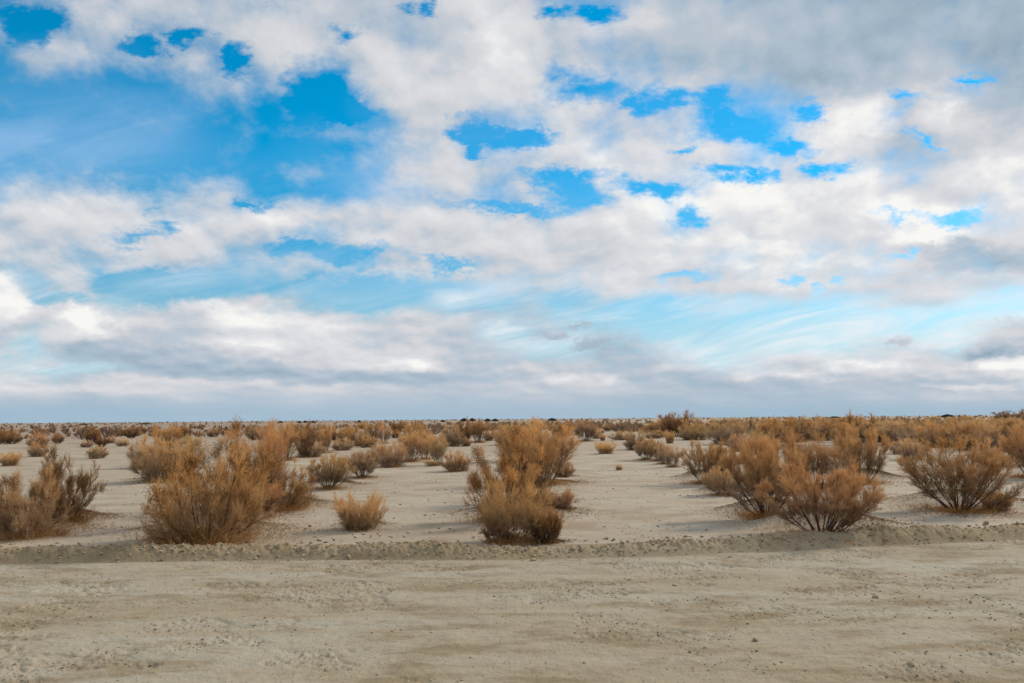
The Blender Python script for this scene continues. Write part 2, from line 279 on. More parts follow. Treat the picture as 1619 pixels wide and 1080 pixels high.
# ------------------------------------------------------------------ the shrubs: px, py of the foot, width, height, kind, tone, label
R_, T_, G_, Y_, D_, O_ = 'rust', 'tan', 'grey', 'gold', 'dark', 'orange'
BIG = [
 (-12, 836, 92, 102, 'W2', R_, 'rust brown shrub cut off by the left edge of the view beside the road'),
 (44, 838, 118, 104, 'W2', T_, 'sparse twiggy tan shrub near the road bank at far left, bare dark stems showing'),
 (98, 820, 92, 114, 'W3', D_, 'dense dark rusty shrub at far left leaning over its sparse tan neighbour'),
 (326, 843, 182, 138, 'W4', O_, 'largest sprawling rusty shrub behind the road bank at left, thin arching twigs at its left'),
 (350, 818, 128, 146, 'W5', O_, 'tall orange shrub with dark brown clumps in its crown, rising behind the largest left shrub'),
 (412, 800, 88, 128, 'C1', O_, 'tall upright orange shrub at the right of the one with dark clumps'),
 (444, 797, 92, 74, 'W3', R_, 'low dense rust shrub with dark undergrowth at the right end of the big left clump'),
 (408, 812, 66, 42, 'D2', R_, 'low pale orange brush at the right foot of the largest left shrub'),
 (258, 759, 78, 62, 'B1', T_, 'rounded pale tan shrub at the left of the big left clump'),
 (236, 738, 50, 48, 'B2', T_, 'tan shrub just behind the rounded pale tan shrub at left'),
 (266, 714, 40, 40, 'C2', O_, 'upright orange brown shrub standing above the pale tan shrubs at left'),
 (288, 702, 24, 32, 'C1', D_, 'narrow dark shrub touching the upright orange brown one at left'),
 (296, 738, 44, 48, 'C3', T_, 'pale pinkish tan upright shrub left of the tall orange one'),
 (307, 706, 20, 15, 'B2', Y_, 'tiny light golden shrub behind the pinkish tan one at left'),
 (430, 735, 36, 60, 'C1', R_, 'narrow tall brown shrub right behind the big left clump'),
 (450, 727, 40, 56, 'C2', R_, 'brown upright shrub at the start of the diagonal row behind the left clump'),
 (484, 722, 36, 54, 'C3', D_, 'tall dark topped shrub in the diagonal row right of the left clump'),
 (492, 721, 38, 26, 'B1', T_, 'low tan shrub in front of the tall dark topped one in the row'),
 (514, 716, 24, 38, 'C1', O_, 'upright orange shrub between the dark topped one and the low tan mound'),
 (542, 712, 29, 18, 'B2', T_, 'low mound shaped tan shrub behind the round greyish pair'),
 (533, 699, 25, 24, 'E2', O_, 'small orange shrub above the low tan mound'),
 (561, 706, 40, 30, 'B3', O_, 'wide orange tan shrub behind the second round greyish shrub'),
 (590, 699, 28, 31, 'C2', O_, 'tall orange shrub in the middle of the row behind the round pair'),
 (607, 702, 20, 28, 'C3', T_, 'thin pale shrub with gaps between stems right of the tall orange one'),
 (581, 708, 24, 18, 'B2', O_, 'small orange tan shrub at the foot of the tall orange one'),
 (520, 767, 64, 53, 'F1', G_, 'round greyish tan shrub with dark spreading stems, first of the pair left of centre'),
 (573, 750, 55, 42, 'F2', G_, 'round greyish tan shrub, second of the pair left of centre'),
 (618, 737, 48, 40, 'B1', T_, 'tan shrub with an orange fringe at its right foot, next after the round pair'),
 (601, 733, 34, 30, 'B2', G_, 'greyish shrub between the round pair and the orange fringed one'),
 (649, 729, 42, 46, 'C2', T_, 'tan upright shrub in the thick part of the row left of centre'),
 (672, 726, 32, 42, 'C1', O_, 'orange tan upright shrub at the end of the thick part of the row'),
 (660, 706, 50, 34, 'B3', O_, 'wide orange crown behind the thick part of the row left of centre'),
 (628, 687, 18, 20, 'E1', D_, 'dark rust shrub standing above the row left of centre, near the horizon'),
 (626, 693, 13, 13, 'B2', O_, 'very small orange shrub just below the dark rust one left of centre'),
 (694, 735, 30, 48, 'C3', T_, 'thin stemmed greyish tan shrub left of the central clump'),
 (722, 744, 38, 31, 'B1', O_, 'low orange tan shrub on open sand left of the central clump'),
 (682, 737, 20, 10, 'T1', T_, 'very low twiggy bush at the left foot of the thin stemmed shrub'),
 (716, 706, 34, 34, 'B3', T_, 'tan shrub behind the gap left of the central clump'),
 (735, 698, 24, 32, 'E2', D_, 'dark rusty topped shrub behind the gap left of the central clump'),
 (738, 706, 15, 13, 'B2', R_, 'small brown shrub with pale twigs at the foot of the dark rusty topped one'),
 (756, 700, 26, 36, 'C2', R_, 'tall brown shrub standing alone above the gap left of the central clump'),
 (774, 697, 17, 16, 'B1', R_, 'small brown shrub at the right foot of the tall brown one'),
 (786, 691, 13, 11, 'B2', T_, 'tiny tan shrub between the tall brown one and the central clump'),
 (812, 857, 88, 92, 'T2', O_, 'sparse shrub with pale bare upright stems at the road bank in the centre'),
 (862, 857, 46, 52, 'S1', D_, 'dark rust brush at the right foot of the central clump by the road bank'),
 (788, 857, 46, 36, 'T1', D_, 'dark low twiggy brush at the left foot of the central clump'),
 (808, 814, 126, 136, 'W5', O_, 'large rust shrub filling the left of the central clump'),
 (840, 792, 84, 104, 'C2', D_, 'olive brown dense shrub in the middle of the central clump'),
 (882, 806, 50, 32, 'D2', R_, 'low pale orange brush at the right side of the central clump'),
 (855, 764, 92, 97, 'C1', O_, 'tall orange tan shrub at the back right of the central clump'),
 (892, 753, 28, 24, 'B2', O_, 'small orange tan shrub sticking out right of the central clump'),
 (815, 728, 54, 54, 'C2', T_, 'grey tan upright shrub at the back left of the central clump'),
 (802, 704, 36, 30, 'B3', O_, 'orange tan shrub peeking out left behind the central clump'),
 (842, 712, 50, 44, 'B3', T_, 'tan crowned shrub behind the middle of the central clump'),
 (886, 692, 26, 24, 'E2', R_, 'brown shrub just right behind the central clump near the horizon'),
 (907, 688, 28, 22, 'C2', R_, 'wide brown shrub right of the central clump near the horizon'),
 (926, 698, 32, 32, 'F2', G_, 'greyish shrub with pale bare base right of the central clump'),
 (944, 694, 15, 16, 'B1', Y_, 'small golden shrub beside the greyish pale based one'),
 (953, 697, 9, 10, 'D1', Y_, 'tiny golden tuft at the right of the small golden shrub'),
 (957, 717, 27, 19, 'D1', Y_, 'golden tufted shrub alone on open sand right of centre'),
 (979, 743, 10, 10, 'B2', Y_, 'tiny pale straw tuft alone on the sand right of centre'),
 (946, 680, 9, 11, 'E1', D_, 'tiny dark shrub near the horizon beyond the golden tufted one'),
 (959, 682, 12, 10, 'E2', R_, 'tiny brown shrub near the horizon right of the tiny dark one'),
 (952, 685, 7, 7, 'B2', Y_, 'tiny pale shrub in the open lane right of centre'),
 (969, 678, 8, 6, 'E1', D_, 'tiny dark shrub far up the open lane right of centre'),
 (984, 696, 36, 14, 'B3', T_, 'low wide tan shrub at the far end of the right diagonal row'),
 (982, 682, 22, 14, 'B1', R_, 'brown shrub beyond the low wide tan one of the right diagonal row'),
 (1004, 712, 36, 30, 'B2', G_, 'greyish shrub fourth from the near end of the right diagonal row'),
 (1021, 724, 36, 34, 'F1', G_, 'dark stemmed greyish shrub in the middle of the right diagonal row'),
 (1040, 726, 30, 30, 'F2', G_, 'greyish shrub second from the near end of the right diagonal row'),
 (1050, 734, 28, 30, 'T2', G_, 'thin greyish shrub close to the near end of the right diagonal row'),
 (1064, 739, 24, 34, 'T2', G_, 'sparse thin shrub closing the near end of the right diagonal row'),
 (1028, 684, 24, 14, 'B1', R_, 'small brown shrub left of the tall one that breaks the horizon'),
 (1070, 691, 48, 37, 'E3', D_, 'tall dark rust shrub whose spiky top breaks the horizon right of centre'),
 (1044, 690, 32, 26, 'E2', R_, 'dark brown shrub at the left foot of the one breaking the horizon'),
 (1036, 694, 30, 13, 'B3', T_, 'low pale tan shrub in front of the ones breaking the horizon'),
 (1059, 702, 14, 20, 'D1', Y_, 'golden brush with a pale foot below the shrub breaking the horizon'),
 (1099, 696, 48, 24, 'B3', T_, 'broad domed tan shrub right of the one breaking the horizon'),
 (1150, 704, 58, 38, 'B1', T_, 'broad grey tan shrub behind the fan shaped one right of centre'),
 (1120, 678, 20, 11, 'E2', R_, 'small rust shrub above the broad domed tan one'),
 (1137, 675, 18, 10, 'E1', R_, 'small dark rust shrub near the horizon above the broad grey tan one'),
 (1156, 675, 24, 13, 'B1', R_, 'brown shrub near the horizon above the broad grey tan one'),
 (1173, 712, 44, 26, 'B2', T_, 'pale tan shrub between the fan shaped one and the big right clump'),
 (1198, 717, 44, 36, 'B3', G_, 'grey tan domed shrub behind the left side of the big right clump'),
 (1190, 682, 22, 20, 'E2', D_, 'dark shrub near the horizon above the grey tan domed one'),
 (1118, 757, 78, 65, 'F3', R_, 'fan shaped open shrub on a small sand mound right of centre'),
 (1142, 777, 54, 42, 'F2', T_, 'small fan shaped shrub in front of the larger fan on its mound'),
 (1172, 733, 24, 18, 'D1', T_, 'small pale shrub between the fans and the big right clump'),
 (1212, 810, 118, 124, 'F4', R_, 'tall open shrub with dark curved stems at the left of the big right clump'),
 (1300, 832, 158, 110, 'F3', O_, 'widest orange topped shrub by the road bank in the big right clump'),
 (1240, 774, 76, 92, 'C3', R_, 'tall brown shrub at the back of the big right clump, left one'),
 (1290, 772, 80, 84, 'C1', R_, 'tall brown shrub at the back of the big right clump, middle one'),
 (1366, 756, 80, 86, 'F4', R_, 'shrub with bare dark stems under a full crown right of the big right clump'),
 (1256, 700, 52, 38, 'B1', R_, 'brown domed shrub behind the tall back ones of the right clump'),
 (1304, 693, 48, 32, 'B3', R_, 'broad round grey brown shrub near the horizon behind the right clump'),
 (1346, 700, 42, 42, 'E2', O_, 'orange brown shrub reaching the horizon behind the bare stemmed one'),
 (1402, 698, 34, 30, 'B3', T_, 'rounded tan shrub right behind the bare stemmed one'),
 (1382, 686, 34, 22, 'B1', T_, 'tan shrub behind the rounded tan one near the horizon'),
 (1424, 717, 32, 24, 'B2', T_, 'small pale domed shrub left of the great fan at right'),
 (1442, 726, 36, 32, 'B1', T_, 'tan shrub half hidden behind the left of the great fan at right'),
 (1516, 796, 156, 112, 'F5', R_, 'great fan shaped shrub with dark spreading stems at right'),
 (1576, 799, 44, 30, 'D2', O_, 'low orange brush at the right foot of the great fan'),
 (1570, 742, 46, 46, 'B2', T_, 'tan shrub showing through the right side of the great fan'),
 (1563, 718, 36, 50, 'C3', T_, 'upright pale tan shrub with gaps between stems behind the great fan'),
 (1532, 712, 40, 46, 'C2', R_, 'brown upright shrub behind the great fan near the horizon'),
 (1480, 708, 52, 40, 'B3', O_, 'orange tan shrub behind the left part of the great fan'),
 (1632, 747, 86, 80, 'F4', R_, 'grey brown shrub on a mound cut off by the right edge'),
 (1600, 672, 46, 22, 'E3', D_, 'dark spiky shrub breaking the horizon at far right'),
 (1523, 671, 18, 14, 'E1', D_, 'small very dark shrub near the horizon above the great fan'),
 (570, 833, 66, 56, 'D3', Y_, 'golden tufted shrub standing alone by the road bank left of centre'),
 (9, 703, 22, 22, 'E1', D_, 'dark shrub second from the left edge on the far plain'),
 (20, 703, 26, 21, 'E2', R_, 'round rust brown shrub near the left edge on the far plain'),
 (-2, 704, 18, 22, 'E1', D_, 'dark shrub cut off by the left edge on the far plain'),
 (60, 709, 26, 24, 'B1', O_, 'orange tan shrub standing behind a paler one at left'),
 (60, 722, 26, 22, 'B2', T_, 'pale shrub in front of the orange tan one at left'),
 (91, 703, 17, 16, 'E2', R_, 'small blocky rust shrub alone on the left plain'),
 (16, 736, 28, 21, 'D1', T_, 'pale straw coloured shrub near the left edge behind the near shrubs'),
 (147, 702, 25, 24, 'E1', D_, 'dark rust shrub, largest of the small trio on the left plain'),
 (160, 708, 17, 19, 'E2', D_, 'dark shrub at the right of the small trio on the left plain'),
 (137, 708, 16, 11, 'B2', T_, 'pale low shrub at the left foot of the small trio on the left plain'),
 (154, 724, 25, 20, 'B1', T_, 'pale shrub with an orange right side in front of the small trio'),
 (174, 702, 15, 12, 'B2', T_, 'small pale shrub right of the trio on the left plain'),
 (194, 706, 18, 13, 'B2', Y_, 'small round straw coloured shrub left of the big left clump'),
 (207, 694, 24, 19, 'E3', D_, 'dark open shrub on the far plain left of the big left clump'),
 (190, 691, 13, 10, 'E2', R_, 'small brown shrub touching the dark open one on the far plain'),
 (227, 686, 9, 10, 'E1', D_, 'tiny dark slanting shrub on the far plain at left'),
 (242, 690, 14, 9, 'B2', T_, 'tiny pale shrub right of the slanting dark one at left'),
 (41, 694, 6, 4, 'E2', R_, 'tiny brown shrub on the far plain between the left pairs'),
]
KW = {R_: 'brown', T_: 'tan', G_: 'greyish', Y_: 'pale golden', D_: 'dark', O_: 'orange'}
rg = np.random.default_rng(11)
FILL = []            # (px, py, w, h, kind, tone, sector)
def fits(px, py, lst, k):
    for q in lst:
        if abs(q[0]-px) < k*12 and abs(q[1]-py) < k*3.0: return False
    return True
def fill(n, x0, x1, y0, y1, hm, hs_, kinds, tones, sector, k=0.6, pw=1.0):
    tries = 0; m = 0
    while m < n and tries < n*60:
        tries += 1
        px = rg.uniform(x0, x1); dd = y0+(y1-y0)*rg.uniform()**pw
        py = hor(px)+dd
        if not fits(px, py, FILL, k) or not fits(px, py, BIG, k): continue
        H = min(max(rg.normal(hm, hs_), 0.45*hm), 1.9)
        h = H/CAM_H*dd; wd = h*rg.uniform(0.95, 1.6)
        FILL.append((px, py, wd, h, kinds[rg.integers(len(kinds))], tones[rg.integers(len(tones))], sector)); m += 1
LK = ['L1', 'L2', 'L3', 'L4']
fill(34, 1200, 1330, 9, 42, 1.35, 0.2, LK, [R_, R_, O_, T_, D_], 'behind the big right clump', 0.8)
fill(34, 1330, 1480, 9, 50, 1.35, 0.2, LK, [R_, T_, O_, T_, D_], 'between the right clump and the great fan', 0.85)
fill(34, 1480, 1625, 9, 58, 1.35, 0.2, LK, [R_, T_, O_, G_], 'beyond the great fan', 0.85)
fill(14, 1080, 1200, 8, 34, 1.2, 0.2, LK, [R_, T_, O_], 'beyond the fans right of centre', 0.7)
fill(16, 900, 1060, 7, 17, 0.75, 0.25, LK, [R_, D_, T_], 'far up the open lane', 0.5)
fill(16, 560, 800, 9, 24, 1.0, 0.3, LK, [R_, T_, O_], 'beyond the row left of centre', 0.7)
fill(10, 400, 560, 22, 40, 1.1, 0.2, LK, [R_, T_, O_], 'beyond the diagonal row at left', 0.8)
fill(12, 300, 480, 9, 30, 0.7, 0.2, LK, [R_, T_, O_], 'above the big left clump', 0.6)
fill(12, 0, 100, 4.5, 7, 0.7, 0.2, LK, [D_, D_, R_], 'in the thin line near the left horizon', 0.25)
fill(20, 100, 400, 7, 26, 0.45, 0.15, LK, [R_, T_], 'on the far left plain', 0.4)

# ------------------------------------------------------------------ the lie of the land
_e = [ground_at(*q) for q in ((0, 889), (400, 883), (800, 882), (1000, 878), (1300, 866), (1619, 850))]
EX = np.array([-60, -12]+[q[0] for q in _e]+[14, 60.0]); EY = np.array([_e[0][1]+0.5, _e[0][1]+0.05]+[q[1] for q in _e]+[_e[-1][1]+1.7, 30.0])
def edge(x): return np.interp(x, EX, EY) + 0.05*(vnoise(x*0.9+5, x*0, 3)-0.5)
MOUNDS = []
def foot(px, py, m=0.0):
    x, y = ground_at(px, py, m); return x, y
for (px, py, wd, ht, kind, tone, lab) in BIG:
    x, y = foot(px, py)
    d = y
    if d > 45: continue
    wm = wd*d/F
    a = {'F': 0.20, 'W': 0.18, 'D': 0.05, 'B': 0.08, 'C': 0.07, 'T': 0.03, 'S': 0.04, 'E': 0.05}[kind[0]]*min(wm/1.2, 1.3)
    if kind == 'D3': a = 0.10
    MOUNDS.append((x, y, a, max(0.30*wm, 0.15)))
MOUNDS = np.array(MOUNDS)
def height(x, y, fine=True):
    x = np.asarray(x, float); y = np.asarray(y, float)
    r = np.hypot(x, y)
    e = edge(x); s = y-e
    z = 0.03*(fbm(x*0.25, y*0.25, 3, 5)-0.5)
    far = sstep(14, 60, r)
    z = z + far*0.16*(fbm(x*0.05, y*0.05, 3, 9)-0.5) + sstep(150, 700, r)*0.6*(fbm(x*0.006, y*0.006, 3, 19)-0.55)
    plain = sstep(0.7, 1.2, s)
    # mounds
    m = np.zeros_like(z)
    near = (s > 0.3) & (r < 50)
    if near.any():
        xn, yn = x[near], y[near]; mm = np.zeros_like(xn)
        for (mx, my, a, sg) in MOUNDS:
            dx_, dy_ = (xn-mx), (yn-my)
            q = (dx_/(sg*1.35))**2+(dy_/sg)**2
            mm = np.maximum(mm, a*np.exp(-0.5*q**1.2))
        m[near] = mm
    z = z + m*sstep(0.75, 1.35, s)
    if fine:
        # ripples and crusts of the plain
        z = z + plain*(1-sstep(40, 90, r))*(0.018*(fbm(x*1.6, y*2.6, 3, 21)-0.5) + 0.010*(fbm(x*7, y*9, 3, 23)-0.5))
        # road: worn, pitted, streaked along its length
        rd = sstep(0.02, -0.12, s)
        rut = 0.018*(fbm(x*0.22, (y-e)*1.7, 3, 31)-0.5)
        pn = fbm(x*1.3, y*1.9, 3, 33)
        pits = sstep(0.56, 0.68, pn)
        rough = fbm(x*16, y*18, 4, 35, 0.6)-0.5
        wob = 0.25*(vnoise(x*0.25, x*0, 51)-0.5)
        tr_ = np.exp(-((s+1.05+wob)/0.16)**2)+np.exp(-((s+2.75+wob)/0.17)**2)+0.6*np.exp(-((s+3.6-wob)/0.2)**2)
        z = z + rd*(rut - 0.016*tr_ + pits*(1-0.8*np.minimum(tr_, 1))*(-0.014+0.048*rough) + (1-pits)*(1-0.6*np.minimum(tr_, 1))*0.013*rough)
        z = z + rd*0.022*(fbm(x*4.0, y*5.5, 3, 37)-0.5)
        # rubbly bank
        am = 0.015 + 0.17*fbm(x*0.55, x*0+2, 3, 41) + 0.04*sstep(2, 6, x)
        prof = sstep(-0.02, 0.27, s)*(1-0.88*sstep(0.36, 0.85, s))
        lump = fbm(x*4.5, y*5.0, 3, 43, 0.6)-0.5; fin = fbm(x*15, y*17, 3, 45, 0.65)-0.5
        z = z + (am+0.09*(fbm(x*1.7, y*1.7, 2, 47)-0.5))*prof + prof*(0.085*lump+0.075*fin+0.030*(fbm(x*34, y*38, 2, 49)-0.5))
        z = z - 0.03*np.exp(-((s+0.03)/0.10)**2)
    return z

# ------------------------------------------------------------------ materials
def material(name):
    m = bpy.data.materials.new(name); m.use_nodes = True
    t = NT(m.node_tree); bs = m.node_tree.nodes['Principled BSDF']
    bs.inputs['Roughness'].default_value = 0.9
    bs.inputs['Specular IOR Level'].default_value = 0.15
    return m, t, bs
def bump(t, h, dist, strength=1.0, prev=None):
    b = t.node('ShaderNodeBump'); b.inputs['Distance'].default_value = dist; b.inputs['Strength'].default_value = strength
    t.put(b.inputs['Height'], h)
    if prev is not None: t.l.new(prev, b.inputs['Normal'])
    return b.outputs[0]
def earth(name, a, b, c, d, gravel, plain=False):
    m, t, bs = material(name)
    g = t.node('ShaderNodeNewGeometry'); pos = g.outputs['Position']
    x, y, z = t.sep(pos)
    st = t.comb(t.math('MULTIPLY', x, 0.45), y, 0.0)
    big = t.noise(st, 0.55, 5, 0.6, '2D')
    far = t.noise(t.comb(t.math('MULTIPLY', x, 0.3), y, 0.0), 0.05, 5, 0.6, '2D')
    mid = t.noise(st, 2.6, 6, 0.68, '2D')
    fin = t.noise(pos, 38, 5, 0.7, '2D')
    col = t.mix(t.rng(big, 0.36, 0.64), a, b)
    col = t.mix(t.rng(far, 0.40, 0.62, 0.0, 0.75), col, c)
    col = t.mix(t.rng(mid, 0.50, 0.70, 0.0, 0.8), col, d)
    col = t.mix(t.rng(fin, 0.35, 0.75, 0.0, 0.35), col, tuple(v*0.62 for v in a))
    spk = t.node('ShaderNodeTexVoronoi', voronoi_dimensions='2D'); spk.inputs['Scale'].default_value = 26; t.l.new(pos, spk.inputs['Vector'])
    sel = t.math('LESS_THAN', t.sep(spk.outputs['Color'])[0], gravel)
    dot = t.math('MULTIPLY', sel, t.rng(spk.outputs['Distance'], 0.22, 0.12))
    col = t.mix(t.math('MULTIPLY', dot, 0.55), col, t.mix(t.sep(spk.outputs['Color'])[1], tuple(v*0.35 for v in a), tuple(min(v*1.35, 0.7) for v in a)))
    if name.startswith('dusty'):
        band = t.noise(t.comb(t.math('MULTIPLY', x, 0.13), t.math('MULTIPLY', y, 1.5), 0.0), 1.0, 5, 0.6, '2D')
        col = t.mix(t.rng(band, 0.46, 0.66, 0.0, 0.45), col, (0.48, 0.435, 0.345))
        loose = t.noise(t.comb(t.math('MULTIPLY', x, 0.8), t.math('MULTIPLY', y, 2.2), 3.0), 1.0, 7, 0.7, '2D')
        col = t.mix(t.rng(loose, 0.49, 0.64, 0.0, 0.85), col, (0.285, 0.21, 0.12))
    if plain:
        crust = t.noise(t.comb(t.math('MULTIPLY', x, 0.6), t.math('MULTIPLY', y, 1.1), 7.0), 1.0, 8, 0.66, '2D')
        col = t.mix(t.rng(crust, 0.50, 0.64, 0.0, 0.8), col, (0.36, 0.27, 0.175))
        col = t.mix(t.rng(crust, 0.44, 0.30, 0.0, 0.55), col, (0.56, 0.48, 0.37))
    if plain:                                # the far left of the plain is browner, finely overgrown soil
        fx = t.math('SUBTRACT', t.math('MULTIPLY', y, 0.12), x)
        zone = t.math('MULTIPLY', t.rng(y, 45, 110), t.rng(t.math('DIVIDE', fx, t.math('MAXIMUM', y, 1.0)), -0.05, 0.25))
        zone = t.math('MULTIPLY', zone, t.rng(t.noise(t.comb(t.math('MULTIPLY', x, 0.02), t.math('MULTIPLY', y, 0.03), 0.0), 1.0, 4, 0.6, '2D'), 0.3, 0.6, 0.45, 0.95))
        col = t.mix(zone, col, (0.34, 0.245, 0.175))
    t.l.new(col, bs.inputs['Base Color'])
    n = bump(t, mid, 0.02, 0.8)
    n = bump(t, fin, 0.008, 0.7, n)
    n = bump(t, dot, 0.008, 0.9, n)
    t.l.new(n, bs.inputs['Normal'])
    bs.inputs['Roughness'].default_value = 0.95
    return m
M_plain = earth('pale desert sand', (0.49, 0.39, 0.275), (0.54, 0.455, 0.345), (0.43, 0.34, 0.24), (0.45, 0.355, 0.245), 0.06, True)
M_road = earth('dusty road earth', (0.43, 0.355, 0.245), (0.50, 0.435, 0.33), (0.41, 0.325, 0.21), (0.35, 0.265, 0.165), 0.22)
M_bank = earth('rubbly earth', (0.385, 0.285, 0.17), (0.47, 0.385, 0.265), (0.34, 0.245, 0.14), (0.28, 0.195, 0.105), 0.22)

def twig_mat(name, root, tip, green=None):
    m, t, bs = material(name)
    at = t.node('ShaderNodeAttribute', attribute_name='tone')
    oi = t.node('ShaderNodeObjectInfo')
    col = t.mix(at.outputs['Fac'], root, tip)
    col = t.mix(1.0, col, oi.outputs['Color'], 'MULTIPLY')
    g = t.node('ShaderNodeNewGeometry')
    n = t.noise(g.outputs['Position'], 3.2, 3, 0.6)
    col = t.mix(t.rng(n, 0.35, 0.70, 0.0, 0.55), col, t.mix(1.0, col, (0.72, 0.60, 0.48), 'MULTIPLY'))
    t.l.new(col, bs.inputs['Base Color'])
    tr = t.node('ShaderNodeBsdfTranslucent'); t.l.new(col, tr.inputs['Color'])
    mx = t.node('ShaderNodeMixShader'); mx.inputs[0].default_value = 0.3
    t.l.new(bs.outputs[0], mx.inputs[1]); t.l.new(tr.outputs[0], mx.inputs[2])
    t.l.new(mx.outputs[0], t.n['Material Output'].inputs['Surface'])
    return m
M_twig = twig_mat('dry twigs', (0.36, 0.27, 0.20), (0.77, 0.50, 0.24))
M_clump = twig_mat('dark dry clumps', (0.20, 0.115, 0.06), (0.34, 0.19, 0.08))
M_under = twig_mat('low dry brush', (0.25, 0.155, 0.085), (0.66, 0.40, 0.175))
M_wood = twig_mat('grey brown wood', (0.11, 0.075, 0.055), (0.20, 0.13, 0.095))
TONE = {R_: (0.96, 0.86, 0.74), T_: (1.05, 1.02, 0.98), G_: (0.92, 0.92, 0.94), Y_: (1.20, 1.22, 1.12), D_: (0.68, 0.57, 0.45), O_: (1.06, 0.94, 0.74)}

def stone_mat():
    m, t, bs = material('limestone rubble')
    oi = t.node('ShaderNodeObjectInfo'); g = t.node('ShaderNodeNewGeometry')
    n = t.noise(g.outputs['Position'], 30, 4, 0.6)
    isl = t.math('ADD', g.outputs['Random Per Island'], t.math('MULTIPLY', oi.outputs['Random'], 0.5))
    a = t.ramp(t.math('FRACT', isl), [(0.0, (0.30, 0.215, 0.13)), (0.35, (0.42, 0.32, 0.20)), (0.7, (0.50, 0.395, 0.265)), (1.0, (0.58, 0.49, 0.37))])
    col = t.mix(t.rng(n, 0.4, 0.7, 0.0, 0.5), a, (0.30, 0.22, 0.13))
    t.l.new(col, bs.inputs['Base Color'])
    t.l.new(bump(t, n, 0.01, 0.8), bs.inputs['Normal'])
    return m
M_stone = stone_mat()

# ------------------------------------------------------------------ mesh helpers
def mesh_np(name, verts, quads=None, tris=None, mat=None, smooth=False, tone=None):
    me = bpy.data.meshes.new(name)
    verts = np.asarray(verts, np.float32)
    loops, starts, tot = [], [], 0
    parts = []
    if quads is not None and len(quads):
        parts.append((np.asarray(quads, np.int32), 4))
    if tris is not None and len(tris):
        parts.append((np.asarray(tris, np.int32), 3))
    for a, k in parts:
        loops.append(a.ravel()); starts.append(tot+np.arange(len(a), dtype=np.int32)*k); tot += len(a)*k
    lv = np.concatenate(loops); ls = np.concatenate(starts)
    me.vertices.add(len(verts)); me.vertices.foreach_set('co', verts.ravel())
    me.loops.add(len(lv)); me.loops.foreach_set('vertex_index', lv)
    me.polygons.add(len(ls)); me.polygons.foreach_set('loop_start', ls)
    if smooth: me.polygons.foreach_set('use_smooth', np.ones(len(ls), bool))
    if tone is not None:
        at = me.attributes.new('tone', 'FLOAT', 'POINT'); at.data.foreach_set('value', np.asarray(tone, np.float32))
    if mat: me.materials.append(mat)
    me.update(calc_edges=True)
    return me
def link(name, me, parent=None):
    o = bpy.data.objects.new(name, me); sc.collection.objects.link(o)
    if parent: o.parent = parent
    return o

# ------------------------------------------------------------------ ground: one sheet in three pieces that share their seams
fine_a = np.linspace(-math.radians(42), math.radians(42), 1260)
coarse = np.linspace(math.radians(42), math.radians(318), 70)[1:-1]
ang_all = np.concatenate([fine_a, coarse]); NA = len(ang_all)
rad = [0.4, 0.9, 1.6, 2.4, 3.2, 3.9, 4.5]
r = 4.9
while r < 13.8: rad.append(r); r += 0.021+max(0, r-9)*0.002
while r < 16000: rad.append(r); r += min(r*r/1900, r*0.09)
rad = np.array(rad); NR = len(rad)
A, Rr = np.meshgrid(ang_all, rad)
GX = Rr*np.sin(A); GY = Rr*np.cos(A)
GZ = height(GX, GY)
gv = np.stack([GX, GY, GZ], -1).reshape(-1, 3)
gv = np.concatenate([gv, [[0, 0, float(height(0.0*np.ones(1), np.zeros(1))[0])]]])
i0 = np.arange(NR-1)[:, None]*NA; j = np.arange(NA)[None, :]; j1 = (j+1) % NA
quads = np.stack([i0+j, i0+j1, i0+NA+j1, i0+NA+j], -1).reshape(-1, 4)[:, ::-1]
ctr_ = gv[quads].mean(1)
s_ = ctr_[:, 1]-edge(ctr_[:, 0])
zone = np.where(s_ < 0, np.where(ctr_[:, 1] > -7, 0, 2), np.where(s_ < 0.98, 1, 2))
fan = np.stack([np.full(NA, len(gv)-1), np.arange(NA), (np.arange(NA)+1) % NA], -1)[:, ::-1]
def piece(name, q, t, mat):
    idx = np.unique(np.concatenate([q.ravel(), t.ravel()]) if t is not None else q.ravel())
    mp = np.zeros(len(gv), np.int64); mp[idx] = np.arange(len(idx))
    o = link(name, mesh_np(name, gv[idx], mp[q], mp[t] if t is not None else None, mat, True))
    o['kind'] = 'structure'; return o
piece('dirt_road', quads[zone == 0], fan, M_road)
piece('road_bank', quads[zone == 1], None, M_bank)
piece('ground', quads[zone == 2], None, M_plain)

# ------------------------------------------------------------------ shrubs
def nrm(v): return v/np.maximum(np.linalg.norm(v, axis=-1, keepdims=True), 1e-9)
def grow(g, start, d, L, K, trop, wig):
    pts = [start]; p = start
    for k in range(K):
        d = nrm(d + np.array([0, 0, trop]) + g.normal(0, wig, d.shape))
        p = p + d*(L/K)[:, None]; pts.append(p)
    return np.stack(pts, 1)
def sprout(g, P, n, t0, t1, amin, amax, Lf, K, trop, wig):
    N, k1, _ = P.shape; k = k1-1
    idx = np.repeat(np.arange(N), n); t = g.uniform(t0, t1, len(idx))
    f = t*k; s = np.minimum(f.astype(int), k-1); u = (f-s)[:, None]
    a = P[idx, s]; b = P[idx, s+1]; pos = a*(1-u)+b*u; tan = nrm(b-a)
    pr = nrm(np.cross(tan, g.normal(0, 1, tan.shape)))
    an = np.radians(g.uniform(amin, amax, len(idx)))[:, None]
    d = np.cos(an)*tan+np.sin(an)*pr
    L = Lf(t, idx)*g.uniform(0.6, 1.25, len(idx))
    return grow(g, pos, d, L, K, trop, wig), t
